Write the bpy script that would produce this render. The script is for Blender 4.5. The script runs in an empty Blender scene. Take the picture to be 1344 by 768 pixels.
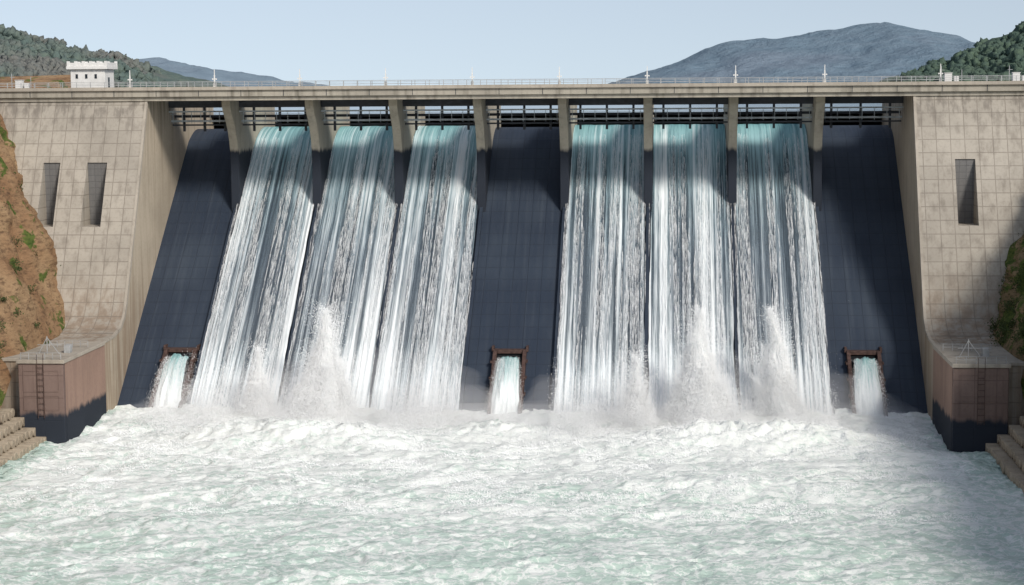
import bpy, bmesh, math, numpy as np
from mathutils import Vector, Matrix
rng=np.random.default_rng(7)
scene=bpy.context.scene
# ------------------------------------------------------------------ dims (metres)
XL,XR=-95.7,43.0
ZT,ZB=55.85,53.6          # deck top / soffit
YD=350.0                  # deck front
YC,ZC=383.0,47.6          # crest
YB,ZW=324.0,0.0           # toe at water level
YQ=364.0                  # pier front
YP,ZP=296.4,13.25         # end pedestals
PX=[-82.8+15.72*i for i in range(8)]
CAMZ=55.8
SUN=Vector((0.50,-0.66,0.57)).normalized()

# ------------------------------------------------------------------ noise
def _h(ix,iy,iz):
    n=(ix.astype(np.int64)*374761393+iy.astype(np.int64)*668265263+iz.astype(np.int64)*1274126177)&0xffffffff
    n=((n^(n>>13))*1103515245)&0xffffffff
    n=(n^(n>>16))*2246822519&0xffffffff
    n=n^(n>>15)
    return (n&0xffffff)/float(0xffffff)
def vn(x,y,z=None):
    x=np.asarray(x,float);y=np.asarray(y,float)
    z=np.zeros_like(x) if z is None else np.asarray(z,float)
    ix,iy,iz=np.floor(x),np.floor(y),np.floor(z)
    fx,fy,fz=x-ix,y-iy,z-iz
    fx=fx*fx*(3-2*fx);fy=fy*fy*(3-2*fy);fz=fz*fz*(3-2*fz)
    r=0
    for a in (0,1):
        for b in (0,1):
            for c in (0,1):
                w=(fx if a else 1-fx)*(fy if b else 1-fy)*(fz if c else 1-fz)
                r=r+w*_h(ix+a,iy+b,iz+c)
    return r*2-1
def fbm(x,y,z=None,o=4,g=.5):
    r=0;a=1;k=1.0
    z0=np.zeros_like(np.asarray(x,float)) if z is None else z
    for i in range(o):
        r=r+a*vn(x*k+i*17.3,y*k+i*9.1,z0*k+i*3.7);a*=g;k*=2.03
    return r
def sst(a,b,x):
    t=np.clip((x-a)/(b-a),0,1);return t*t*(3-2*t)

# ------------------------------------------------------------------ mesh helpers
def mk(name,v,f,mat=None,parent=None,smooth=False,uv=None):
    me=bpy.data.meshes.new(name)
    if isinstance(v,np.ndarray) and isinstance(f,np.ndarray):
        n=f.shape[1]
        me.vertices.add(len(v));me.vertices.foreach_set('co',v.astype(np.float32).ravel())
        me.loops.add(f.size);me.loops.foreach_set('vertex_index',f.astype(np.int32).ravel())
        me.polygons.add(len(f));me.polygons.foreach_set('loop_start',np.arange(0,f.size,n,dtype=np.int32))
        me.polygons.foreach_set('loop_total',np.full(len(f),n,dtype=np.int32))
        me.update(calc_edges=True)
    else:
        me.from_pydata([tuple(map(float,p)) for p in v],[],[tuple(map(int,q)) for q in f])
    if uv is not None:
        l=me.uv_layers.new(name='UVMap')
        idx=np.zeros(len(me.loops),dtype=np.int32);me.loops.foreach_get('vertex_index',idx)
        l.data.foreach_set('uv',uv[idx].astype(np.float32).ravel())
    me.validate()
    if smooth: me.polygons.foreach_set('use_smooth',np.ones(len(me.polygons),dtype=bool))
    if mat: me.materials.append(mat)
    o=bpy.data.objects.new(name,me);scene.collection.objects.link(o)
    if parent: o.parent=parent
    return o
def empty(name):
    o=bpy.data.objects.new(name,None);scene.collection.objects.link(o);return o
class MB:
    def __init__(s): s.v=[];s.f=[]
    def box(s,x0,x1,y0,y1,z0,z1):
        b=len(s.v)
        s.v+=[(x0,y0,z0),(x1,y0,z0),(x1,y1,z0),(x0,y1,z0),(x0,y0,z1),(x1,y0,z1),(x1,y1,z1),(x0,y1,z1)]
        s.f+=[tuple(b+i for i in q) for q in ((0,3,2,1),(4,5,6,7),(0,1,5,4),(1,2,6,5),(2,3,7,6),(3,0,4,7))]
    def beam(s,p,q,w):
        p=Vector(p);q=Vector(q);d=(q-p).normalized()
        a=d.cross(Vector((0,0,1)));a=a if a.length>.01 else Vector((1,0,0));a.normalize();c=d.cross(a)
        b=len(s.v);h=w/2
        for e in (p,q):
            for i,j in ((-1,-1),(1,-1),(1,1),(-1,1)): s.v.append(tuple(e+a*i*h+c*j*h))
        s.f+=[tuple(b+i for i in k) for k in ((0,1,2,3),(7,6,5,4),(0,4,5,1),(1,5,6,2),(2,6,7,3),(3,7,4,0))]
    def prism(s,prof,x0,x1):
        b=len(s.v);n=len(prof)
        s.v+=[(x0,y,z) for y,z in prof]+[(x1,y,z) for y,z in prof]
        s.f.append(tuple(range(b,b+n)));s.f.append(tuple(range(b+2*n-1,b+n-1,-1)))
        for i in range(n):
            j=(i+1)%n;s.f.append((b+i,b+n+i,b+n+j,b+j))
    def obj(s,name,mat,parent=None,bevel=0,smooth=False):
        o=mk(name,s.v,s.f,mat,parent,smooth)
        bm=bmesh.new();bm.from_mesh(o.data);bmesh.ops.recalc_face_normals(bm,faces=bm.faces);bm.to_mesh(o.data);bm.free()
        if bevel:
            m=o.modifiers.new('b','BEVEL');m.width=bevel;m.segments=2;m.limit_method='ANGLE'
        return o
def grid(xs,ys):
    X,Y=np.meshgrid(xs,ys)
    nx,ny=len(xs),len(ys)
    i=np.arange(nx*ny).reshape(ny,nx)
    f=np.stack([i[:-1,:-1],i[:-1,1:],i[1:,1:],i[1:,:-1]],-1).reshape(-1,4)
    return X,Y,f

# ------------------------------------------------------------------ material helper
class NT:
    def __init__(s,name):
        s.m=bpy.data.materials.new(name);s.m.use_nodes=True
        s.t=s.m.node_tree;s.b=s.t.nodes['Principled BSDF'];s.out=s.t.nodes['Material Output']
        s.tc=s.t.nodes.new('ShaderNodeTexCoord')
    def n(s,ty,**k):
        o=s.t.nodes.new(ty)
        for a,b in k.items(): setattr(o,a,b)
        return o
    def put(s,sock,v):
        if hasattr(v,'links') or isinstance(v,bpy.types.NodeSocket): s.t.links.new(v,sock)
        else: sock.default_value=v
    def math(s,op,a,b=0.0,c=None,clamp=False):
        o=s.n('ShaderNodeMath',operation=op);o.use_clamp=clamp
        s.put(o.inputs[0],a);s.put(o.inputs[1],b)
        if c is not None:s.put(o.inputs[2],c)
        return o.outputs[0]
    def vec(s,scale,src=None,loc=(0,0,0)):
        o=s.n('ShaderNodeMapping');o.inputs['Scale'].default_value=scale;o.inputs['Location'].default_value=loc
        s.t.links.new(src or s.tc.outputs['Object'],o.inputs[0]);return o.outputs[0]
    def noise(s,scale,src=None,detail=4,rough=.55,dist=0,loc=(0,0,0)):
        o=s.n('ShaderNodeTexNoise');o.inputs['Scale'].default_value=1;o.inputs['Detail'].default_value=detail
        o.inputs['Roughness'].default_value=rough;o.inputs['Distortion'].default_value=dist
        s.t.links.new(s.vec(scale,src,loc),o.inputs['Vector']);return o.outputs['Fac']
    def ramp(s,v,a,b,c=0.0,d=1.0):
        o=s.n('ShaderNodeMapRange');o.interpolation_type='SMOOTHSTEP'
        for i,x in enumerate((v,a,b,c,d)): s.put(o.inputs[i],x)
        return o.outputs[0]
    def mix(s,f,a,b,mode='MIX'):
        o=s.n('ShaderNodeMix',data_type='RGBA',blend_type=mode)
        s.put(o.inputs[0],f)
        for k,x in ((6,a),(7,b)):
            if isinstance(x,tuple): x=(*x,1) if len(x)==3 else x
            s.put(o.inputs[k],x)
        return o.outputs[2]
    def bump(s,h,st=.3,d=.1):
        o=s.n('ShaderNodeBump');o.inputs['Strength'].default_value=st;o.inputs['Distance'].default_value=d
        s.put(o.inputs['Height'],h);s.t.links.new(o.outputs[0],s.b.inputs['Normal']);return o
    def col(s,c): 
        if isinstance(c,tuple): s.b.inputs['Base Color'].default_value=(*c,1)
        else: s.t.links.new(c,s.b.inputs['Base Color'])
    def rough(s,r,spec=.3):
        s.put(s.b.inputs['Roughness'],r);s.b.inputs['Specular IOR Level'].default_value=spec

def concrete(name,base,dark,grid_=None,gaxis='XZ',wetz=None,streak=.5,line=.62,rustz=None):
    k=NT(name)
    big=k.noise((.08,.08,.08),detail=4)
    st=k.noise((.7,.7,.035),detail=4,rough=.6)
    fine=k.noise((2.2,2.2,2.2),detail=4)
    c=k.mix(k.ramp(big,.35,.68),base,tuple(b*.8 for b in base))
    c=k.mix(k.math('MULTIPLY',k.ramp(st,.46,.75),streak),c,dark)
    c=k.mix(k.math('MULTIPLY',k.ramp(fine,.45,.75),.22),c,dark)
    h=fine
    if rustz:
        sp=k.n('ShaderNodeSeparateXYZ');k.t.links.new(k.tc.outputs['Object'],sp.inputs[0])
        rr=k.math('MULTIPLY',k.ramp(sp.outputs[2],rustz[0],rustz[1],1,0),k.ramp(st,.35,.62))
        c=k.mix(k.math('MULTIPLY',rr,.6),c,(.26,.18,.12))
        tp=k.math('MULTIPLY',k.ramp(sp.outputs[2],46,54),k.ramp(st,.42,.6))
        c=k.mix(k.math('MULTIPLY',tp,.5),c,(.14,.125,.11))
    if grid_:
        sx,sz,w=grid_
        sep=k.n('ShaderNodeSeparateXYZ');k.t.links.new(k.tc.outputs['Object'],sep.inputs[0])
        ax={'X':0,'Y':1,'Z':2}
        ls=[]
        for a,sp in ((gaxis[0],sx),(gaxis[1],sz)):
            q=k.math('FRACT',k.math('DIVIDE',sep.outputs[ax[a]],sp))
            q=k.math('ABSOLUTE',k.math('SUBTRACT',q,.5))
            ls.append(k.ramp(q,.5-w/sp,.5-w/sp*.4))
        l=k.math('MAXIMUM',ls[0],ls[1])
        br=k.noise((.25,.25,.25),detail=2)
        c=k.mix(k.math('MULTIPLY',l,k.ramp(br,.3,.7,line*.6,line)),c,dark)
        wn=k.n('ShaderNodeTexWhiteNoise',noise_dimensions='2D')
        cb=k.n('ShaderNodeCombineXYZ')
        for i,(a,sp) in enumerate(((gaxis[0],sx),(gaxis[1],sz))):
            k.t.links.new(k.math('FLOOR',k.math('DIVIDE',sep.outputs[ax[a]],sp)),cb.inputs[i])
        k.t.links.new(cb.outputs[0],wn.inputs['Vector'])
        c=k.mix(k.math('MULTIPLY',wn.outputs['Value'],.13),c,dark)
        h=k.math('SUBTRACT',k.math('MULTIPLY',fine,.3),l)
    if wetz is not None:
        sep2=k.n('ShaderNodeSeparateXYZ');k.t.links.new(k.tc.outputs['Object'],sep2.inputs[0])
        zz=k.math('ADD',sep2.outputs[2],k.math('MULTIPLY',k.math('SUBTRACT',k.noise((.5,.5,.2)),.5),2.4))
        c=k.mix(k.ramp(zz,wetz-.5,wetz+.5,1,0),c,(.026,.032,.044))
    k.col(c);k.rough(.85,.2);k.bump(h,.4,.06)
    return k.m

M_front=concrete('concrete_face',(.44,.40,.34),(.17,.145,.12),(2.45,2.3,.11),streak=.55,rustz=(13,26))
M_side=concrete('concrete_side',(.50,.43,.335),(.25,.20,.15),None,streak=.5,rustz=(12,30))
M_pier=concrete('concrete_pier',(.50,.455,.365),(.2,.18,.15),None,streak=.5,wetz=44.0)
M_deck=concrete('concrete_deck',(.43,.395,.33),(.16,.145,.12),None,streak=.85)
M_ped=concrete('pedestal_stone',(.25,.18,.155),(.12,.08,.07),(3.3,3.6,.1),wetz=4.6)
M_pedside=concrete('pedestal_side',(.34,.23,.18),(.16,.1,.08),None,wetz=4.6)
M_dark=concrete('slot_concrete',(.19,.185,.18),(.09,.09,.09),(1.2,1.15,.08))
M_cap=concrete('cap_concrete',(.45,.405,.34),(.22,.19,.16),streak=.6)

def simple(name,c,r=.6,metal=0,var=.25,sc=1.0):
    k=NT(name);n=k.noise((sc,sc,sc),detail=4)
    k.col(k.mix(k.ramp(n,.35,.7),c,tuple(x*(1-var) for x in c)));k.rough(r,.3);k.b.inputs['Metallic'].default_value=metal
    return k.m
M_white=simple('white_paint',(.78,.77,.74),.7,var=.12)
M_glass=simple('dark_window',(.03,.04,.05),.2)
M_rail=simple('rail_steel',(.42,.43,.43),.5)
M_beam=simple('gate_beam_paint',(.50,.55,.58),.55,var=.35,sc=.6)
M_girder=simple('dark_girder',(.06,.065,.075),.6)
M_rust=simple('rusty_frame',(.10,.06,.05),.7,var=.5,sc=1.5)
M_black=simple('painted_outlet_dark',(.008,.01,.012),.8)  # near-black colour standing for shade inside the outlets

# spillway
k=NT('spillway_wet_concrete')
sep=k.n('ShaderNodeSeparateXYZ');k.t.links.new(k.tc.outputs['Object'],sep.inputs[0])
gx=k.math('ABSOLUTE',k.math('SUBTRACT',k.math('FRACT',k.math('DIVIDE',sep.outputs[0],2.6)),.5))
gz=k.math('ABSOLUTE',k.math('SUBTRACT',k.math('FRACT',k.math('DIVIDE',sep.outputs[2],1.9)),.5))
l=k.math('MAXIMUM',k.ramp(gx,.46,.49),k.ramp(gz,.455,.49))
stk=k.noise((1.1,.05,.03),detail=5,rough=.65);big=k.noise((.07,.07,.05),detail=3)
c=k.mix(k.ramp(big,.35,.7),(.026,.037,.058),(.038,.052,.075))
c=k.mix(k.math('MULTIPLY',k.ramp(stk,.5,.72),.4),c,(.06,.077,.10))
c=k.mix(k.math('MULTIPLY',l,.38),c,(.010,.014,.022))
k.col(c);k.rough(k.ramp(stk,.3,.7,.45,.75),.35);k.bump(k.math('SUBTRACT',k.noise((1.5,1.5,1.5)),l),.4,.06)
M_spill=k.m

# ------------------------------------------------------------------ DAM
dam=empty('concrete_dam')
def slopeY(z): return YB+(YC-YB)*(z/ZC)
prof=[]
for i in range(30):
    z=-8+(ZC-2.2+8)*i/29;prof.append((slopeY(z),z))
for a in np.linspace(0,1,12)[1:]:
    y0=slopeY(ZC-2.2);prof.append((y0+a*10,(ZC-2.2)+3.0*math.sin(a*math.pi/2)*1.0-.9*a*a))
prof+= [(400,44),(402,30),(402,-8)]
SP=prof[:41]
mb=MB();mb.prism(prof,XL-.5,XR+.5);mb.obj('spillway_face',M_spill,dam)

fp=[(YD,ZB),(348.0,49.3),(344.8,42.6),(339.3,31.3),(332.6,18.0),(331.2,16.0),(328.6,14.4),(324.5,13.5),(318,13.25)]
def abutment(slots,xin,xout):
    xs=sorted([xin,xout]+[s for ab in slots for s in ab])
    m=MB();sl=MB()
    for i in range(len(fp)-1):
        (y0,z0),(y1,z1)=fp[i],fp[i+1]
        for a,b in zip(xs[:-1],xs[1:]):
            inslot=any(abs(a-s[0])<.01 for s in slots) and abs(z0-42.6)<.01
            bb=len(m.v)
            if inslot:
                v=[(a,y0,z0),(b,y0,z0),(b,y1,z1),(a,y1,z1)]
                dv=[(a,y0+.25,z0),(b,y0+.25,z0),(b,y0+.8,z1),(a,y0+.8,z1)]
                q=len(sl.v);sl.v+=dv;sl.f.append((q,q+1,q+2,q+3))
                m.v+=v+dv
                for e in range(4):
                    g=(e+1)%4;m.f.append((bb+e,bb+g,bb+4+g,bb+4+e))
            else:
                m.v+=[(a,y0,z0),(b,y0,z0),(b,y1,z1),(a,y1,z1)]
                m.f.append((bb,bb+1,bb+2,bb+3))
    m.obj('abutment_face',M_front,dam)
    sl.obj('recessed_slot',M_dark,dam)
    s=MB()
    pr=fp+[(318,-8),(402,-8),(402,ZB)]
    s.v=[(xin,y,z) for y,z in pr];s.f=[tuple(range(len(pr)))]
    n=len(pr);s.v+=[(min(xin,xout),YD+.0,ZB),(max(xin,xout),YD,ZB),(max(xin,xout),402,ZB),(min(xin,xout),402,ZB)]
    s.f.append((n,n+1,n+2,n+3))
    s.v+=[(xout,y,z) for y,z in pr];s.f.append(tuple(range(n+4,n+4+n)))
    s.obj('abutment_side_wall',M_side,dam)
abutment([(-113.7,-110.6),(-105.6,-101.9)],XL,-190)
abutment([(49.6,53.1)],XR,120)
for xin,sg in ((XL,-1),(XR,1)):
    e=MB()
    for (y0,z0),(y1,z1) in zip(fp[:-1],fp[1:]):
        b=len(e.v);xa,xb=xin-sg*.12,xin+sg*.35
        for (y,z) in ((y0,z0),(y1,z1)):
            e.v+=[(xa,y-.12,z+.04),(xb,y-.12,z+.04),(xb,y+.6,z-.3),(xa,y+.6,z-.3)]
        e.f+=[tuple(b+i for i in q) for q in ((0,1,5,4),(1,2,6,5),(2,3,7,6),(3,0,4,7))]
    e.obj('edge_coping',M_cap,dam)

# pedestals
for xa,xb,nm in ((-103.0,XL+.02,'l'),(XR-.02,51.3,'r')):
    m=MB();m.box(xa,xb,YP,319,-8,ZP-.5);m.obj('end_pedestal',M_ped,dam,bevel=.12)
    m=MB();m.box(xa-.25,xb+.25,YP-.3,318.5,ZP-.5,ZP+.12);m.obj('pedestal_cap',M_cap,dam,bevel=.08)
    m=MB();xi=(xb if nm=='l' else xa)
    m.box(xi-.06,xi+.06,YP+.9,318.9,-8,ZP-.55);m.obj('pedestal_flank',M_pedside,dam)
    m=MB()
    w=(xb-xa)
    for u in (.1,.52):
        x0=xa+w*u;x1=x0+w*.38
        for z0,z1 in ((5.2,7.6),(8.2,11.6)):
            for (a,b_,c_,d_) in ((x0,x1,z0,z0+.12),(x0,x1,z1-.12,z1),(x0,x0+.12,z0+.12,z1-.12),(x1-.12,x1,z0+.12,z1-.12)):
                m.box(a,b_,YP-.08,YP+.05,c_,d_)
    m.obj('panel_frames',M_ped,dam)
    m=MB()
    cx=(xa+xb)/2
    for i in range(9): m.box(cx-.5,cx+.5,YP-.32,YP-.24,4.5+i*.95,4.56+i*.95)
    m.box(cx-.55,cx-.48,YP-.34,YP-.25,4,ZP+1);m.box(cx+.48,cx+.55,YP-.34,YP-.25,4,ZP+1)
    m.obj('access_ladder',M_rust,dam)
    m=MB()
    for x in np.linspace(xa+.4,xb-.4,6):
        m.box(x-.04,x+.04,YP+.2,YP+.28,ZP+.12,ZP+1.2);m.box(x-.04,x+.04,311,311.08,ZP+.12,ZP+1.2)
    for z in (.65,1.15):
        m.box(xa+.4,xb-.4,YP+.21,YP+.27,ZP+z,ZP+z+.06);m.box(xa+.4,xb-.4,311.01,311.07,ZP+z,ZP+z+.06)
    m.beam((cx-1,303,ZP+.1),(cx-1,303,ZP+3.0),.12);m.beam((cx+1,303,ZP+.1),(cx-1,303,ZP+2.8),.1);m.beam((cx-2.4,303,ZP+.1),(cx-1,303,ZP+2.8),.1)
    m.beam((cx-2.6,303,ZP+1.6),(cx+1.4,303,ZP+1.6),.08)
    m.obj('pedestal_railing',M_rail,dam)
    m=MB();m.box(cx+1.4,cx+2.4,304,305.4,ZP+.1,ZP+1.4);m.obj('control_cabinet',M_rail,dam,bevel=.05)

# piers
m=MB();pt=.8
for x in PX:
    pr=[(357.6,ZB+.3),(357.8,52.4),(358.8,51.2),(360.4,49.8),(362.0,48.0),(363.2,45.8),(363.8,44),(YQ,41.5),(YQ,31.0),(399,31.0),(399,ZB+.3)]
    m.prism(pr,x-pt,x+pt)
m.obj('piers',M_pier,dam,bevel=.12)
m=MB()
for x in PX:
    pr=[(YQ+.5,33.5)]+[(slopeY(z)-.9,z+.5) for z in (30,20,10,0,-6)]+[(slopeY(z)+1,z-.6) for z in (-6,0,10,20,30)]
    m.prism(pr,x-.3,x+.3)
m.obj('chute_ribs',M_spill,dam)

# deck
m=MB();m.box(-190,120,YD-.9,364,ZB+.75,ZT-.35);m.obj('deck_beam',M_deck,dam,bevel=.06)
m=MB();m.box(-190,120,YD-1.35,364.3,ZT-.352,ZT);m.obj('deck_slab',M_cap,dam,bevel=.05)
m=MB();m.box(-190,120,YD-.35,363.5,ZB,ZB+.747);m.obj('deck_lower_girder',M_deck,dam,bevel=.05)
m=MB();m.box(-190,120,YD-1.3,YD-1.05,ZT,ZT+.3);m.obj('deck_kerb',M_cap,dam)
m=MB();m.box(-190,120,YD-.6,363.8,ZT+.004,ZT+.02);m.obj('deck_road',simple('asphalt',(.06,.06,.06),.9),dam)
m=MB()
for x in np.arange(-188,120,7.86): m.box(x-.06,x+.06,YD-.93,YD-.88,ZB+.8,ZT-.36)
m.obj('deck_joints',M_girder,dam)
rl=empty('bridge_railing');m=MB()
for x in np.arange(-189,119,2.6): m.box(x-.05,x+.05,YD-1.22,YD-1.12,ZT+.3,ZT+1.25)
for z in (.62,.92,1.22): m.box(-189,119,YD-1.2,YD-1.14,ZT+z,ZT+z+.06)
m.obj('front_rail',M_rail,rl)
m=MB()
for x in np.arange(-189,119,2.6): m.box(x-.05,x+.05,363.9,364.0,ZT,ZT+1.2)
for z in (.6,1.17): m.box(-189,119,363.92,363.98,ZT+z,ZT+z+.06)
m.obj('rear_rail',M_rail,rl)
for i,x in enumerate(PX+[-98.5,47.5,-126]):
    e=empty('lamp_post');e.location=(x,YD-.8,ZT)
    m=MB();m.box(-.24,.24,-.2,.2,0,.9);m.box(-.11,.11,-.1,.1,.9,2.4);m.beam((0,0,2.4),(0,0,3.4),.13)
    m.beam((-.3,0,1.7),(.3,0,1.7),.1);m.box(-.42,-.22,-.12,.12,1.55,1.8);m.box(.22,.42,-.12,.12,1.55,1.8)
    m.obj('post',M_white,e)
g=MB();b2=MB();b3=MB()
xs=[XL]+PX+[XR]
for i in range(9):
    a=xs[i]+(pt if i else 0);b=xs[i+1]-(pt if i<8 else 0)
    a+=.03;b-=.03
    g.box(a,b,365.2,367.5,52.2,ZB+.6)
    g.box(a,b,368,368.6,48.7,49.0)
    g.box(a,b,369.5,370.5,50.25,50.75)
    b2.box(a,b,365.3,366.0,51.3,51.6)
    b2.box(a,b,367,367.6,49.45,49.8)
    b3.box(a,b,366.1,366.2,50.95,51.01)
    for x in np.linspace(a+.6,b-.6,7):
        b3.box(x-.05,x+.05,366.1,366.2,49.2,51.3)
    for x in np.linspace(a+2,b-2,3):
        g.box(x-.22,x+.22,369,369.45,47.6,52.2)
g.obj('gate_girders',M_girder,dam);b2.obj('gate_walkway',M_beam,dam);b3.obj('gate_catwalk_rail',M_beam,dam)

def outlet(cx):
    e=MB();zt=10.0
    for sx in (-1,1):
        e.prism([(slopeY(zt)-1.8,zt),(slopeY(zt)+1,zt),(slopeY(-2)+1,-2),(slopeY(-2)-3.2,-2),(slopeY(2)-2.8,2)],cx+sx*2.6-.32,cx+sx*2.6+.32)
    e.box(cx-2.27,cx+2.27,slopeY(zt)-1.7,slopeY(zt)+.8,9.3,zt-.02)
    e.obj('outlet_frame',M_rust,dam,bevel=.06)
    e=MB();e.prism([(slopeY(9.28)-.25,9.28),(slopeY(9.28)+.3,9.28),(slopeY(-2)+.3,-2),(slopeY(-2)-.25,-2)],cx-2.26,cx+2.26)
    e.obj('outlet_dark_slab',M_black,dam)  # solid black slab on the slope; the outlet's dark interior is painted, not hollow
    e=MB()
    for sx in (-1,1):
        for z in (3.2,5.6,8.0): e.box(cx+sx*3.07-.14,cx+sx*3.07+.14,slopeY(z)-1.9,slopeY(z)+.4,z,z+.35)
        e.box(cx+sx*3.0-.2,cx+sx*3.0+.2,slopeY(zt)-1.3,slopeY(zt)+.4,zt-.4,zt+.5)
    e.obj('outlet_brackets',M_rust,dam)
OUT=[-86.6,-28.0,33.2]
for c_ in OUT: outlet(c_)

# ------------------------------------------------------------------ white gatehouse
gh=empty('white_gatehouse')
m=MB();m.box(-111.4,-104.9,355,361,ZT,ZT+3.7);m.obj('walls',M_white,gh,bevel=.04)
m=MB();m.box(-112.0,-104.3,354.4,361.6,ZT+3.7,ZT+4.3);m.obj('cornice',M_white,gh,bevel=.04)
m=MB()
for i in range(6):
    x=-111.9+i*1.42
    m.box(x,x+.5,354.45,354.9,ZT+4.3,ZT+5.2);m.box(x,x+.5,361.1,361.5,ZT+4.3,ZT+5.2)
m.box(-111.89,-104.41,354.5,354.85,ZT+4.3,ZT+4.9);m.box(-111.89,-104.41,361.15,361.45,ZT+4.3,ZT+4.9)
m.box(-111.95,-111.6,354.95,361.05,ZT+4.3,ZT+4.95);m.box(-104.7,-104.35,354.95,361.05,ZT+4.3,ZT+4.95)
m.obj('battlements',M_white,gh)
m=MB()
for x in (-110.2,-108.4,-106.6): m.box(x-.22,x+.22,354.93,354.99,ZT+2.0,ZT+2.8)
m.box(-104.9,-104.85,357,358,ZT+.1,ZT+2.2)
m.obj('windows',M_glass,gh)
for x0 in (-121.0,48.6,60.5):
    e=empty('deck_equipment_cabinet')
    m=MB();m.box(x0,x0+1.3,352,353.2,ZT,ZT+1.7);m.box(x0+1.7,x0+2.5,352,353,ZT,ZT+1.2);m.box(x0-.1,x0+1.4,351.9,353.3,ZT+1.7,ZT+1.82);m.obj('housings',M_white,e,bevel=.04)
    m=MB();m.beam((x0-.6,352,ZT),(x0-.6,352,ZT+3),.12);m.beam((x0+3,352,ZT),(x0+3,352,ZT+2.4),.1);m.beam((x0-.9,352,ZT+2.3),(x0,352,ZT+2.3),.08);m.obj('mast',M_rail,e)

# ------------------------------------------------------------------ WATER CURTAINS
def curtain_mat(name,seed):
    k=NT(name);uv=k.tc.outputs['UV']
    sp=k.n('ShaderNodeSeparateXYZ');k.t.links.new(uv,sp.inputs[0])
    v=k.math('DIVIDE',sp.outputs[1],76.0)
    A=k.noise((.22,.008,1),uv,detail=2,loc=(seed,seed*2,0))
    B=k.noise((1.5,.011,1),uv,detail=5,rough=.66,loc=(seed*3,0,0))
    C=k.noise((9,.16,1),uv,detail=3,rough=.6,loc=(0,seed,0))
    def curve(pts):
        cr=k.n('ShaderNodeValToRGB');k.t.links.new(v,cr.inputs[0]);e=cr.color_ramp.elements
        for i,(p,q) in enumerate(pts):
            q=q if isinstance(q,tuple) else (q,q,q)
            if i==0: e[0].position=p;e[0].color=(*q,1)
            elif i==len(pts)-1: e[len(e)-1].position=p;e[len(e)-1].color=(*q,1)
            else: y=e.new(p);y.color=(*q,1)
        return cr.outputs[0]
    bias=k.math('SUBTRACT',curve([(0,.75),(.10,.50),(.22,.24),(.40,.10),(.68,.06),(.86,.08),(1.0,.20)]),.14)
    val=k.math('ADD',k.math('MULTIPLY',A,.60),k.math('ADD',k.math('MULTIPLY',B,.70),k.math('MULTIPLY',C,.24)))
    s=k.math('ADD',val,bias)
    alpha=k.ramp(s,.58,.93,.10,1.0)
    body=curve([(0,(.17,.37,.37)),(.08,(.27,.50,.51)),(.18,(.37,.58,.62)),(.32,(.45,.62,.69)),(.6,(.54,.67,.76)),(1,(.76,.85,.89))])
    wf=k.math('ADD',k.math('MULTIPLY',A,.75),k.math('ADD',B,k.math('MULTIPLY',C,.25)))
    wh=k.ramp(k.math('ADD',wf,k.math('MULTIPLY',v,.07)),.97,1.24)
    c=k.mix(k.math('MULTIPLY',wh,k.ramp(v,.02,.35,.6,1)),body,(.93,.975,.985))
    dk=k.ramp(k.math('ADD',B,k.math('MULTIPLY',C,.5)),.60,.80,.65,0)
    c=k.mix(k.math('MULTIPLY',dk,k.ramp(v,.0,.9,1,.5)),c,(.10,.19,.23))
    d=k.n('ShaderNodeBsdfDiffuse');k.t.links.new(c,d.inputs[0])
    tp=k.n('ShaderNodeBsdfTransparent');mx=k.n('ShaderNodeMixShader')
    k.t.links.new(alpha,mx.inputs[0]);k.t.links.new(tp.outputs[0],mx.inputs[1]);k.t.links.new(d.outputs[0],mx.inputs[2])
    k.t.links.new(mx.outputs[0],k.out.inputs[0])
    return k.m
k=NT('spray_droplets')
tr=k.n('ShaderNodeBsdfTranslucent');df=k.n('ShaderNodeBsdfDiffuse');mx=k.n('ShaderNodeMixShader')
tr.inputs[0].default_value=(.97,.985,.985,1);df.inputs[0].default_value=(.98,.99,.99,1);mx.inputs[0].default_value=.22
k.t.links.new(df.outputs[0],mx.inputs[1]);k.t.links.new(tr.outputs[0],mx.inputs[2]);k.t.links.new(mx.outputs[0],k.out.inputs[0])
M_drop=k.m

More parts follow.
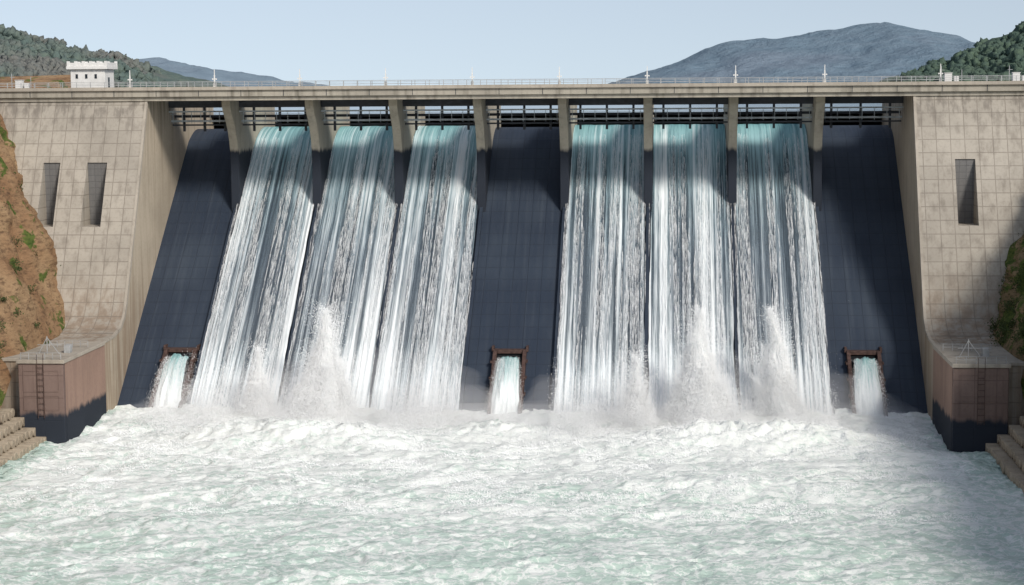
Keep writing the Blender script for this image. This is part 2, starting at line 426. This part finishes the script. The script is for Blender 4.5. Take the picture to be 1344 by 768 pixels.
SPa=np.array([p for p in SP[::-1]])
nrm=[]
for i in range(len(SPa)):
    a=SPa[max(i-1,0)];b=SPa[min(i+1,len(SPa)-1)];d=(b-a)/np.linalg.norm(b-a);nrm.append((d[1],-d[0]))
nrm=np.array(nrm)
sg=np.sign(-nrm[:,0]+nrm[:,1]);nrm=nrm*sg[:,None]
arc=np.concatenate([[0],np.cumsum(np.linalg.norm(np.diff(SPa,axis=0),axis=1))])
def path(s,off):
    y=np.interp(s,arc,SPa[:,0])+np.interp(s,arc,nrm[:,0])*off
    z=np.interp(s,arc,SPa[:,1])+np.interp(s,arc,nrm[:,1])*off
    return y,z
def curtain(i,seed):
    a=PX[i]+pt;b=PX[i+1]-pt
    root=empty('spillway_waterfall')
    us=np.linspace(0,1,110);ss=np.concatenate([np.linspace(0,14,24)[:-1],np.linspace(14,arc[-1]-2,110)])
    U,S,f=grid(us,ss)
    T=S/arc[-1]
    edgeL=a+.15-T*.8 + .35*fbm(S*.12,S*0+seed+5,o=3)*T
    edgeR=b-.15+T*.8 + .35*fbm(S*.12,S*0+seed+9,o=3)*T
    Xw=edgeL+(edgeR-edgeL)*U
    amp=.05+.40*sst(.05,.6,T)
    off=.35+.5*sst(0,.2,T)+amp*(.6*fbm(Xw*1.1+seed,S*.02,o=3)+.3*fbm(Xw*3.2,S*.03+seed,o=2))+.35*T
    Yw,Zw=path(S,off)
    v=np.stack([Xw,Yw,Zw],-1).reshape(-1,3)
    uv=np.stack([Xw.ravel(),S.ravel()],-1)
    mk('water_sheet',v,f,curtain_mat('falling_water',seed),root,True,uv)
    n=12000
    u=rng.random(n);s=10+(arc[-1]-16)*rng.random(n)**.8
    x=a-.6+(b-a+1.2)*u
    keep=vn(x*.9+seed,s*.01)+.6*vn(x*4,s*.04)>.0
    x,s=x[keep],s[keep];n=len(x);T=s/arc[-1]
    off=1.0+T*(.3+.7*rng.random(n))
    ln=.8+2.4*rng.random(n);w=.009+.013*rng.random(n)
    y0,z0=path(s,off);y1,z1=path(s+ln,off)
    v=np.stack([np.stack([x-w,y0,z0],-1),np.stack([x+w,y0,z0],-1),np.stack([x+w*.3,y1,z1],-1),np.stack([x-w*.3,y1,z1],-1)],1).reshape(-1,3)
    mk('water_strands',v,np.arange(4*n).reshape(-1,4),M_drop,root)
for j,i in enumerate((0,1,2,4,5,6)): curtain(i,3.7+j*11.3)

# ------------------------------------------------------------------ spray clouds
def tris(P,size,bias=True):
    n=len(P)
    N=rng.normal(size=(n,3))
    if bias: N=N*.28+np.array([.25,-.66,.68])
    N/=np.linalg.norm(N,axis=1,keepdims=True)
    t=np.cross(N,rng.normal(size=(n,3)));t/=np.linalg.norm(t,axis=1,keepdims=True);b=np.cross(N,t)
    v=np.stack([P+(t*math.cos(a)+b*math.sin(a))*size[:,None] for a in (0,2.094,4.189)],1).reshape(-1,3)
    return v,np.arange(3*n).reshape(-1,3)
def ico(n):
    bm=bmesh.new();bmesh.ops.create_icosphere(bm,subdivisions=n,radius=1)
    a=np.array([v.co[:] for v in bm.verts]);b=np.array([[v.index for v in f.verts] for f in bm.faces]);bm.free();return a,b
ICO,ICOF=ico(4);ICH,ICHF=ico(6)
def vol_mat(name,dens,g=-.6):
    k=NT(name);k.t.nodes.remove(k.b)
    vs=k.n('ShaderNodeVolumeScatter');vs.inputs['Color'].default_value=(1,1,1,1);vs.inputs['Density'].default_value=dens;vs.inputs['Anisotropy'].default_value=g
    k.t.links.new(vs.outputs[0],k.out.inputs['Volume']);return k.m
M_fog1=vol_mat('thin_mist',.014)
k=NT('foam_core');n=k.noise((1.6,1.6,1.6),detail=4,rough=.7)
d=k.n('ShaderNodeBsdfDiffuse');k.t.links.new(k.mix(k.ramp(n,.3,.6),(.90,.94,.945),(.985,.99,.99)),d.inputs[0])
tr=k.n('ShaderNodeBsdfTranslucent');tr.inputs[0].default_value=(.97,.98,.98,1);mx=k.n('ShaderNodeMixShader');mx.inputs[0].default_value=.15
k.t.links.new(d.outputs[0],mx.inputs[1]);k.t.links.new(tr.outputs[0],mx.inputs[2]);k.t.links.new(mx.outputs[0],k.out.inputs[0])
M_core=k.m
def puff(cx,cy,cz,rx,ry,rz,mat,root,seed,rough=.25):
    d=1+rough*fbm(ICO[:,0]*1.8+seed,ICO[:,1]*1.8,ICO[:,2]*1.8,o=4,g=.55)
    mk('mist_puff',ICO*d[:,None]*np.array([rx,ry,rz])+np.array([cx,cy,cz]),ICOF,mat,root,True)
def plume(cx,cy,H,W,D,lean=0,n=26000,seed=0):
    root=empty('spray_plume')
    # billowing white heart: several merged tapering bodies of different height
    allC=[];allD=[]
    bodies=[(0,0,1.0,.72),(-.24,.3,.66,.55),(.25,.2,.60,.55),(-.40,0,.36,.42),(.42,0,.34,.42),(.08,-.35,.50,.5)]
    CV=[];CF=[];off=0
    p=ICO if W<10 else ICH[:]
    pf=ICOF if W<10 else ICHF
    for bi,(ox,oy,hs_,ws) in enumerate(bodies):
        if bi>0: p,pf=ICO,ICOF
        h=(p[:,2]+1)/2;ang=np.arctan2(p[:,1],p[:,0]);dx=np.cos(ang);dy=np.sin(ang)
        rad=np.clip(1-h,0,1)**.55*(.30+.70*(1-h))
        b=fbm(dx*1.6+seed+bi*7,dy*1.6,h*3.4,o=6,g=.62)
        r=rad*(.70+.28*b)*ws
        X_=cx+ox*W/2+dx*r*W/2+(lean-ox*W*.12)*h+.4*fbm(h*4+seed+bi,h*0,o=3);Y_=cy+oy*D/2+dy*r*D/2+1
        Z_=-1+h*(H*.86*hs_+1)
        C=np.stack([X_,Y_,Z_],-1);CV.append(C);CF.append(pf+off);off+=len(C)
        allC.append(C);allD.append(np.stack([dx,dy,.2+h*.9],-1))
    mk('foam_core',np.concatenate(CV),np.concatenate(CF),M_core,root,True)
    C=np.concatenate(allC);Dv=np.concatenate(allD)
    wts=np.concatenate([np.full(len(c),1.0/len(c)*(1.6 if i==0 else 1)) for i,c in enumerate(allC)]);wts/=wts.sum()
    m=int(n*3.2)
    idx=rng.choice(len(C),m,p=wts);B=C[idx]
    t=rng.exponential(.65,m)*(.5+.9*np.clip(fbm(B[:,0]*.5,B[:,2]*.4+seed,B[:,1]*.5,o=3)+.5,0,2))
    P=B+Dv[idx]*t[:,None]+rng.normal(size=(m,3))*.16
    P=P[P[:,2]>-.5]
    v,f=tris(P,.03+.065*rng.random(len(P))**2)
    mk('droplets',v,f,M_drop,root)
plume(-59.0,318,21.5,19.0,9,lean=1.2,seed=1,n=46000)
plume(-69.8,317,14.0,9.8,6,lean=.8,seed=5,n=18000)
plume(5.0,318,21.5,19.0,9,lean=-.3,seed=9,n=46000)
plume(-5.8,316,13.0,8.5,5,lean=.2,seed=13,n=15000)
plume(18.6,321,21.5,13.5,8,lean=-1.8,seed=17,n=34000)
mist=empty('mist_cloud')
for i,(cx,cy,cz,rx,ry,rz) in enumerate(((-72,314,1,17,10,8),(-52,314,2,22,11,11),(-38,315,1,14,9,7),(-12,314,1,14,9,8),(8,314,2,22,11,11),(24,316,1,14,9,9),(-28,311,0,60,13,4.5),(33,316,0,10,8,4),(-84,316,0,10,8,4))):
    puff(cx,cy,cz,rx,ry,rz,M_fog1,mist,i*3.3,.2)

n=420000
x=XL+8+(XR-XL-12)*rng.random(n)
z=rng.exponential(2.1,n)*(1+.9*fbm(x*.12,x*0,o=3));y=323-rng.random(n)**1.2*22
wet=np.ones(n,bool)
for lo,hi in ((PX[3]-.5,PX[4]+.5),(PX[7]-.5,XR),(XL,PX[0]+.5)):
    wet&=~((x>lo)&(x<hi)&((rng.random(n)<.6)|(z>1.6)))
dens=fbm(x*.2,y*.25,z*.25,o=3)
kp=wet&(dens>-.35)&(z<12)&(z>-.5)
P=np.stack([x,y,z],-1)[kp];v,f=tris(P,.03+.045*rng.random(len(P)))
mk('spray_mist',v,f,M_drop)

def jet(cx,seed):
    root=empty('outlet_water_jet')
    us=np.linspace(0,1,40);ss=np.linspace(0,1,50);U,S,f=grid(us,ss)
    hw=1.75+.9*S**1.5
    Xw=cx+(U-.5)*2*hw+.25*fbm(S*4+seed,U*0,o=2)*S
    Yw=slopeY(8)-.2-S*11.5-.8*np.sin(U*math.pi)+.5*fbm(U*5+seed,S*2,o=3)*(.3+S)
    Zw=8.6-9.6*S**1.8+.5*np.sin(U*math.pi)+.3*fbm(U*7+seed,S*3,o=3)
    k=NT('outlet_water');uv=k.tc.outputs['UV'];n1=k.noise((14,1.2,1),uv,detail=5,rough=.65,loc=(seed,0,0))
    sp=k.n('ShaderNodeSeparateXYZ');k.t.links.new(uv,sp.inputs[0])
    c=k.mix(k.ramp(k.math('ADD',sp.outputs[1],k.math('MULTIPLY',n1,1.2)),.7,1.35),(.26,.48,.48),(.90,.95,.95))
    k.col(c);k.rough(.4,.4);k.bump(n1,.8,.3)
    mk('jet_sheet',np.stack([Xw,Yw,Zw],-1).reshape(-1,3),f,k.m,root,True,np.stack([U.ravel(),S.ravel()],-1))
    n=9000;s=rng.random(n)**.6;u=rng.random(n)*1.1-.05
    hw=1.75+1.1*s**1.5
    P=np.stack([cx+(u-.5)*2*hw,slopeY(8)-.5-s*11.5-.8,8.9-9.6*s**1.8],-1)+rng.normal(size=(n,3))*(.1+.35*s[:,None])
    v,f=tris(P,.03+.04*rng.random(n));mk('droplets',v,f,M_drop,root)
for j,c_ in enumerate(OUT): jet(c_,j*5+2)

# ------------------------------------------------------------------ RIVER
xs=np.concatenate([[-2500,-800,-300,-160],np.arange(-125,75,.40),[100,200,800,2500]])
ys=np.concatenate([[-3000,-1000,-200,0,80,130],np.arange(165,327,.40),[330,335]])
X,Y,f=grid(xs,ys)
near=sst(250,318,Y)
inner=sst(-130,-120,X)*(1-sst(65,75,X))*sst(130,165,Y)
wx=X+3.0*fbm(X*.15,Y*.15,o=3);wy=Y+3.0*fbm(X*.15+9,Y*.15,o=3)
h=.50*fbm(X*.05,Y*.09,o=2)+.30*fbm(wx*.22+3,wy*.38,o=3,g=.55)+.30*(.5-np.abs(fbm(wx*.28,wy*.45,o=4,g=.55)))+.12*fbm(wx*.9,wy*1.1,o=3,g=.6)
h+=near*(.22*fbm(X*.35,Y*.35+7,o=5,g=.7)+.3)
def mound(cx,cy,rx,ry,H):
    return H*np.exp(-((X-cx)/rx)**2-((Y-cy)/ry)**2)*(1+.24*fbm(wx*.45,wy*.6,o=5,g=.7))
h+=mound(-56,302,15,7,2.6)+mound(-72,306,8,6,1.2)+mound(8,302,13,7,2.9)+mound(24,303,9,6,1.6)+mound(-28,308,8,5,2.0)+mound(-86,310,6,6,.8)
h+=mound(-45,262,22,5,.9)+mound(10,268,20,5,1.0)+mound(-10,222,16,5,.9)+mound(-40,215,10,4,.7)+mound(-64,240,9,4,.6)+mound(18,232,9,4,.6)
h+=(.9+.25*fbm(X*.3,Y*0+2,o=4))*sst(310,322,Y)
h*=inner
Z=h-.3
n=300000
yy=322-rng.random(n)**1.3*75;xx=XL+5+(XR-XL-8)*rng.random(n)
dens=fbm(xx*.25,yy*.35,o=4,g=.6)+.5*fbm(xx*.06,yy*.08,o=2)
kp=dens>.15+.25*sst(0,60,322-yy);xx,yy=xx[kp],yy[kp]
ix=np.clip(np.round((xx+125)/.40).astype(int)+4,0,X.shape[1]-1);iy=np.clip(np.round((yy-165)/.40).astype(int)+6,0,X.shape[0]-1)
zz=Z[iy,ix]+.02+rng.exponential(.14,len(xx))
v,f2=tris(np.stack([xx,yy,zz],-1),.03+.08*rng.random(len(xx))**2)
mk('foam_froth',v,f2,M_drop)

k=NT('river_water')
P=k.tc.outputs['Object']
n1=k.noise((.045,.075,.05),detail=4,rough=.6,dist=.6)
n2=k.noise((.28,.45,.3),detail=5,rough=.68,dist=1.4)
n3=k.noise((1.3,1.9,1),detail=5,rough=.72,dist=.6)
vo=k.n('ShaderNodeTexVoronoi',feature='DISTANCE_TO_EDGE')
nn=k.n('ShaderNodeTexNoise');nn.inputs['Scale'].default_value=.35;nn.inputs['Detail'].default_value=5;nn.inputs['Roughness'].default_value=.65;k.t.links.new(P,nn.inputs['Vector'])
va=k.n('ShaderNodeVectorMath',operation='MULTIPLY_ADD');k.t.links.new(nn.outputs['Color'],va.inputs[0]);va.inputs[1].default_value=(7,7,0);k.t.links.new(P,va.inputs[2])
k.t.links.new(k.vec((.36,.62,.0),va.outputs[0]),vo.inputs['Vector']);vo.inputs['Scale'].default_value=1
web=k.ramp(vo.outputs['Distance'],.0,.16,1,0)
sp=k.n('ShaderNodeSeparateXYZ');k.t.links.new(P,sp.inputs[0])
toe=k.ramp(sp.outputs[1],215,305)
calmR=k.math('MULTIPLY',k.ramp(sp.outputs[0],40,49),k.ramp(sp.outputs[1],250,285))
calmL=k.ramp(sp.outputs[0],-100,-92,1,0)
s=k.math('ADD',k.math('MULTIPLY',n1,.42),k.math('ADD',k.math('MULTIPLY',n2,.55),k.math('MULTIPLY',n3,.40)))
s=k.math('ADD',s,k.math('ADD',k.math('MULTIPLY',toe,.18),k.math('MULTIPLY',web,.22)))
s=k.math('SUBTRACT',s,k.math('MULTIPLY',k.math('MAXIMUM',calmR,calmL),.38))
foam=k.ramp(s,.64,.94)
c=k.mix(k.ramp(s,.35,.64),(.10,.20,.17),(.58,.72,.64))
c=k.mix(foam,c,(.92,.95,.915))
k.col(c);k.rough(k.ramp(foam,0,1,.35,.8),.25)
k.bump(k.math('ADD',k.math('MULTIPLY',n3,1.0),k.math('ADD',n2,k.math('MULTIPLY',web,.12))),.55,.45)
mk('river_water',np.stack([X,Y,Z],-1).reshape(-1,3),f,k.m,None,True)

# ------------------------------------------------------------------ RESERVOIR
k=NT('reservoir_water');n=k.noise((.3,1.2,1),detail=3);k.col((.10,.16,.19));k.rough(.12,.5);k.bump(n,.15,.1)
mk('reservoir_water',[(-4000,399.5,49.9),(4000,399.5,49.9),(4000,9000,49.9),(-4000,9000,49.9)],[(0,1,2,3)],k.m)

# ------------------------------------------------------------------ BANKS / CLIFFS
def cliff_mat(name,c1,c2,c3,gt):
    k=NT(name)
    n1=k.noise((.12,.12,.12),detail=5);n2=k.noise((.5,.5,1.6),detail=6,rough=.7);n3=k.noise((.2,.2,.2),detail=4,loc=(9,3,1))
    c=k.mix(k.ramp(n1,.35,.65),c1,c2)
    c=k.mix(k.ramp(n2,.45,.7),c,c3)
    g_=k.mix(k.ramp(n2,.4,.6),(.05,.085,.02),(.12,.15,.04))
    c=k.mix(k.ramp(k.math('ADD',n3,k.math('MULTIPLY',n2,.25)),gt,gt+.06),c,g_)
    k.col(c);k.rough(.95,.1);k.bump(n2,1,.6);return k.m
M_cliffL=cliff_mat('earth_cliff',(.28,.165,.09),(.38,.255,.145),(.13,.08,.05),.70)
M_cliffR=cliff_mat('grassy_cliff',(.22,.16,.09),(.30,.22,.13),(.10,.08,.045),.60)
def bank(sgn,x0,name,ridge,mat):
    us=np.concatenate([np.linspace(0,1,80),[1.6,4,12,40]]);ys=np.concatenate([[-800,-300,0,100],np.arange(180,346,1.0),[352,366,400]])
    U,Y,f=grid(us,ys)
    top=ridge(Y)
    nz=fbm(Y*.09,U*3.0+sgn*5,o=6,g=.6)
    run=(top-ZP)*.46
    front=sst(290,306,Y)
    z0=4.6+(ZP-.1-4.6)*front
    X=x0+sgn*(np.minimum(U,1)*run+np.maximum(U-1,0)*30+nz*2.2*np.minimum(U*4,1))
    Z=z0+(top-z0)*np.minimum(U,1)**.9-np.maximum(U-1,0)*1.2*(1 if sgn>0 else -1)+fbm(X*.2,Y*.2,U*6,o=4)*1.0*np.minimum(U*5,1)
    return mk(name,np.stack([X,Y,Z],-1).reshape(-1,3),f,mat,None,True)
def ridgeL(Y): return 62-8*sst(300,345,Y)+3*fbm(Y*.05,Y*0,o=3)
def ridgeR(Y): return 39+2.0*fbm(Y*.05,Y*0+3,o=3)
bank(-1,-105.2,'rock_cliff',ridgeL,M_cliffL)
bank(1,53.6,'rock_cliff',ridgeR,M_cliffR)
def tufts(name,cnt,xf,col):
    cy=rng.random(cnt)*50+290;cu=rng.random(cnt)
    P=[]
    for i in range(cnt):
        c0=xf(cy[i],cu[i]);r=.4+rng.random()*.9
        P.append(c0+rng.normal(size=(90,3))*r*np.array([.5,1,.5]))
    P=np.concatenate(P);v,f=tris(P,.08+.14*rng.random(len(P)),False)
    return mk(name,v,f,col)
M_leaf=simple('bush_leaves',(.07,.10,.03),.8,var=.5,sc=.8)
def xfL(y,u):
    run=(54-ZP)*.46;return np.array([-105.0-u*run,y,ZP+(54-ZP)*u**.9])
def xfR(y,u):
    run=(39-ZP)*.46;return np.array([53.4+u*run,y,ZP+(39-ZP)*u**.9])
tufts('cliff_shrubs',55,xfL,M_leaf);tufts('cliff_shrubs',190,xfR,M_leaf)

M_rev=concrete('revetment_stone',(.44,.37,.28),(.16,.125,.09),None)
M_revd=simple('gap_shade_stone',(.06,.052,.045),.9)  # fill coloured dark to stand for the shade in gaps between drums
for sgn,xa in ((-1,-103.0),(1,51.3)):
    xb=xa+sgn*60
    rw=empty('retaining_wall')
    m=MB();m.box(min(xa,xb),max(xa,xb),299.5,319,-8,ZP-.6);m.obj('wall',M_front,rw)
    m=MB();m.box(min(xa+sgn*.3,xb),max(xa+sgn*.3,xb),299.2,330,ZP-.6,ZP-.05);m.obj('coping',M_cap,rw,bevel=.08)
    rv=empty('stone_revetment')
    m=MB();x0=-98.8 if sgn<0 else 48.0
    # rows of rounded stone drums laid square to the waterline, stepped up the bank
    for y in np.arange(180,296,1.75):
        for r in range(4):
            xx=x0+sgn*r*1.7;zz=.35+r*1.45
            j=rng.normal(size=4)*.07
            xA,xB=sorted((xx+j[0],xx+sgn*3.4))
            R_=.74+j[1]*.3
            m.prism([(y+.87+R_*math.cos(t),zz+j[2]+R_*math.sin(t)) for t in np.linspace(0,2*math.pi,13)[:-1]],xA,xB)
    m.obj('stone_drums',M_rev,rv,bevel=.12)
    m=MB()
    for r in range(4): m.box(*sorted((x0+sgn*(.7+r*1.7),x0+sgn*(9+.01*r))),170,296.2+r*.9,-3+.01*r,.35+r*1.45)
    m.obj('core_fill',M_revd,rv)

# ------------------------------------------------------------------ HILLS
def forest_mat(name,a,b,br,haze,sc=.12,bd=2.0):
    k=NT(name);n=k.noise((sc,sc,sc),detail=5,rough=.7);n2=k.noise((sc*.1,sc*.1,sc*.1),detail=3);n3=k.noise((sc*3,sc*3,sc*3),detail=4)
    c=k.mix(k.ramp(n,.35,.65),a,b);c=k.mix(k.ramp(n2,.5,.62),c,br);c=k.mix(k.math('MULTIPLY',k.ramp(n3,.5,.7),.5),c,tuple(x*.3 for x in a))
    c=k.mix(haze[3],c,haze[:3]);k.col(c);k.rough(.95,.05);k.bump(n,1,bd);return k.m  # aerial haze painted in: a fixed share of blue-grey blended over the forest colour
def hill(name,ridge,Y0,wf,wb,mat,step,rough,crown=None,am=.10):
    rx=[p[0] for p in ridge];rz=[p[1] for p in ridge]
    xs=np.arange(rx[0],rx[-1]+step,step);ys=np.arange(Y0-wf,Y0+wb,step*1.5)
    X,Y,f=grid(xs,ys)
    def H(X,Y):
        t=np.where(Y<Y0,np.clip((Y-(Y0-wf))/wf,0,1),np.clip(1-(Y-Y0)/wb,0,1))
        zr=np.interp(X,rx,rz)
        gl=fbm(X/rough/3,Y/rough/8,o=5,g=.55)
        return 48+(zr-48)*np.clip(t**.8+.30*gl*(1-t)*t*2.5,0,1.02)+rough*am*fbm(X/rough*1.5,Y/rough*1.5,o=5)*np.minimum(t*5,1)
    Z=H(X,Y)
    root=empty(name)
    mk('terrain',np.stack([X,Y,Z],-1).reshape(-1,3),f,mat,root,True)
    if crown:
        n,r0=crown
        V,F=ico(2)
        x=rx[0]+(rx[-1]-rx[0])*rng.random(n);y=Y0-wf*.95*rng.random(n)+wf*.08
        z=H(x,y);kp=(z>51)&(fbm(x*.03,y*.02,o=3)>-.55);x,y,z=x[kp],y[kp],z[kp];n=len(x)
        r=r0*(.4+1.0*rng.random(n))
        d=1+.3*rng.normal(size=(n,len(V)))
        v=V[None]*d[...,None]*r[:,None,None]*np.array([1,1,1.05])+np.stack([x,y,z+r*.15],-1)[:,None]
        fo=(F[None]+(np.arange(n)*len(V))[:,None,None]).reshape(-1,3)
        mk('tree_canopy',v.reshape(-1,3),fo,mat,root,False)
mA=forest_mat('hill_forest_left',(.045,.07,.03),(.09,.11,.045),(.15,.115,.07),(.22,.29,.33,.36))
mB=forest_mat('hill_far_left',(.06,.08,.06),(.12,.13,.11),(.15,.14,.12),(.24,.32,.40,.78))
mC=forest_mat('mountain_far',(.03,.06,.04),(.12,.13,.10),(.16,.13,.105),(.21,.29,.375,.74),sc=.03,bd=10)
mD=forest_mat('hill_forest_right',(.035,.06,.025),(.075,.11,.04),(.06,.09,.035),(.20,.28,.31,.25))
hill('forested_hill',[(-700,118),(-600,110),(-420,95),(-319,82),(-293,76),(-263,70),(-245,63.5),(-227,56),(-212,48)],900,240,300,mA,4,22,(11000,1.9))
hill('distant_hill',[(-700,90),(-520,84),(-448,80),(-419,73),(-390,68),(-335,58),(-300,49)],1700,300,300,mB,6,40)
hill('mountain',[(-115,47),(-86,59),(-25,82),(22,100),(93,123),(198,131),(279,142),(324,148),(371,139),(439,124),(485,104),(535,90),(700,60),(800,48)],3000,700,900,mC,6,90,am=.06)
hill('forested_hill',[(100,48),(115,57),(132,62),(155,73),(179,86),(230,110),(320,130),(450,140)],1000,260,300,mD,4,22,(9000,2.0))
k=simple('ground_soil',(.16,.14,.09),.95)
mk('ground',[(-4000,-4000,-9),(4000,-4000,-9),(4000,9000,-9),(-4000,9000,-9)],[(0,1,2,3)],k)

# ------------------------------------------------------------------ LIGHT / SKY
w=bpy.data.worlds.new('World');scene.world=w;w.use_nodes=True;nt=w.node_tree
bg=nt.nodes['Background'];sky=nt.nodes.new('ShaderNodeTexSky');sky.sky_type='NISHITA';sky.sun_disc=False
sky.sun_elevation=math.asin(SUN.z);sky.sun_rotation=math.atan2(SUN.x,SUN.y)
sky.air_density=1.0;sky.dust_density=1.0;sky.ozone_density=1.0;sky.altitude=0
tc=nt.nodes.new('ShaderNodeTexCoord');sx=nt.nodes.new('ShaderNodeSeparateXYZ');nt.links.new(tc.outputs['Generated'],sx.inputs[0])
ab=nt.nodes.new('ShaderNodeMath');ab.operation='ABSOLUTE';nt.links.new(sx.outputs[2],ab.inputs[0])
ad=nt.nodes.new('ShaderNodeMath');ad.operation='MULTIPLY_ADD';ad.inputs[1].default_value=.9;ad.inputs[2].default_value=.14;nt.links.new(ab.outputs[0],ad.inputs[0])
cx_=nt.nodes.new('ShaderNodeCombineXYZ');nt.links.new(sx.outputs[0],cx_.inputs[0]);nt.links.new(sx.outputs[1],cx_.inputs[1]);nt.links.new(ad.outputs[0],cx_.inputs[2])
nv=nt.nodes.new('ShaderNodeVectorMath');nv.operation='NORMALIZE';nt.links.new(cx_.outputs[0],nv.inputs[0]);nt.links.new(nv.outputs[0],sky.inputs[0])
hs=nt.nodes.new('ShaderNodeHueSaturation');hs.inputs['Saturation'].default_value=.60
nt.links.new(sky.outputs[0],hs.inputs['Color']);nt.links.new(hs.outputs[0],bg.inputs[0]);bg.inputs[1].default_value=.128
L=bpy.data.lights.new('sun','SUN');L.energy=2.9;L.angle=math.radians(11);L.color=(1,.94,.86)
lo=bpy.data.objects.new('sun',L);scene.collection.objects.link(lo);lo.rotation_euler=(-SUN).to_track_quat('-Z','Y').to_euler()
scene.view_settings.view_transform='Standard';scene.view_settings.look='None';scene.view_settings.exposure=0

# ------------------------------------------------------------------ CAMERA
yaw,pit,roll=.0821,.1060,-.0073
c,s=math.cos(yaw),math.sin(yaw);cp,sp_=math.cos(pit),math.sin(pit)
R=Vector((c,s,0));Fh=Vector((-s,c,0));F=Fh*cp+Vector((0,0,-sp_));Up=Fh*sp_+Vector((0,0,cp))
R2=R*math.cos(roll)+Up*math.sin(roll);U2=-R*math.sin(roll)+Up*math.cos(roll)
mat=Matrix((R2,U2,-F)).transposed().to_4x4();mat.translation=Vector((0,0,CAMZ))
cam=bpy.data.cameras.new('camera');co=bpy.data.objects.new('camera',cam);scene.collection.objects.link(co)
co.matrix_world=mat;cam.sensor_width=36;cam.lens=2541.7*36/1344;cam.clip_end=20000;cam.clip_start=1
scene.camera=co
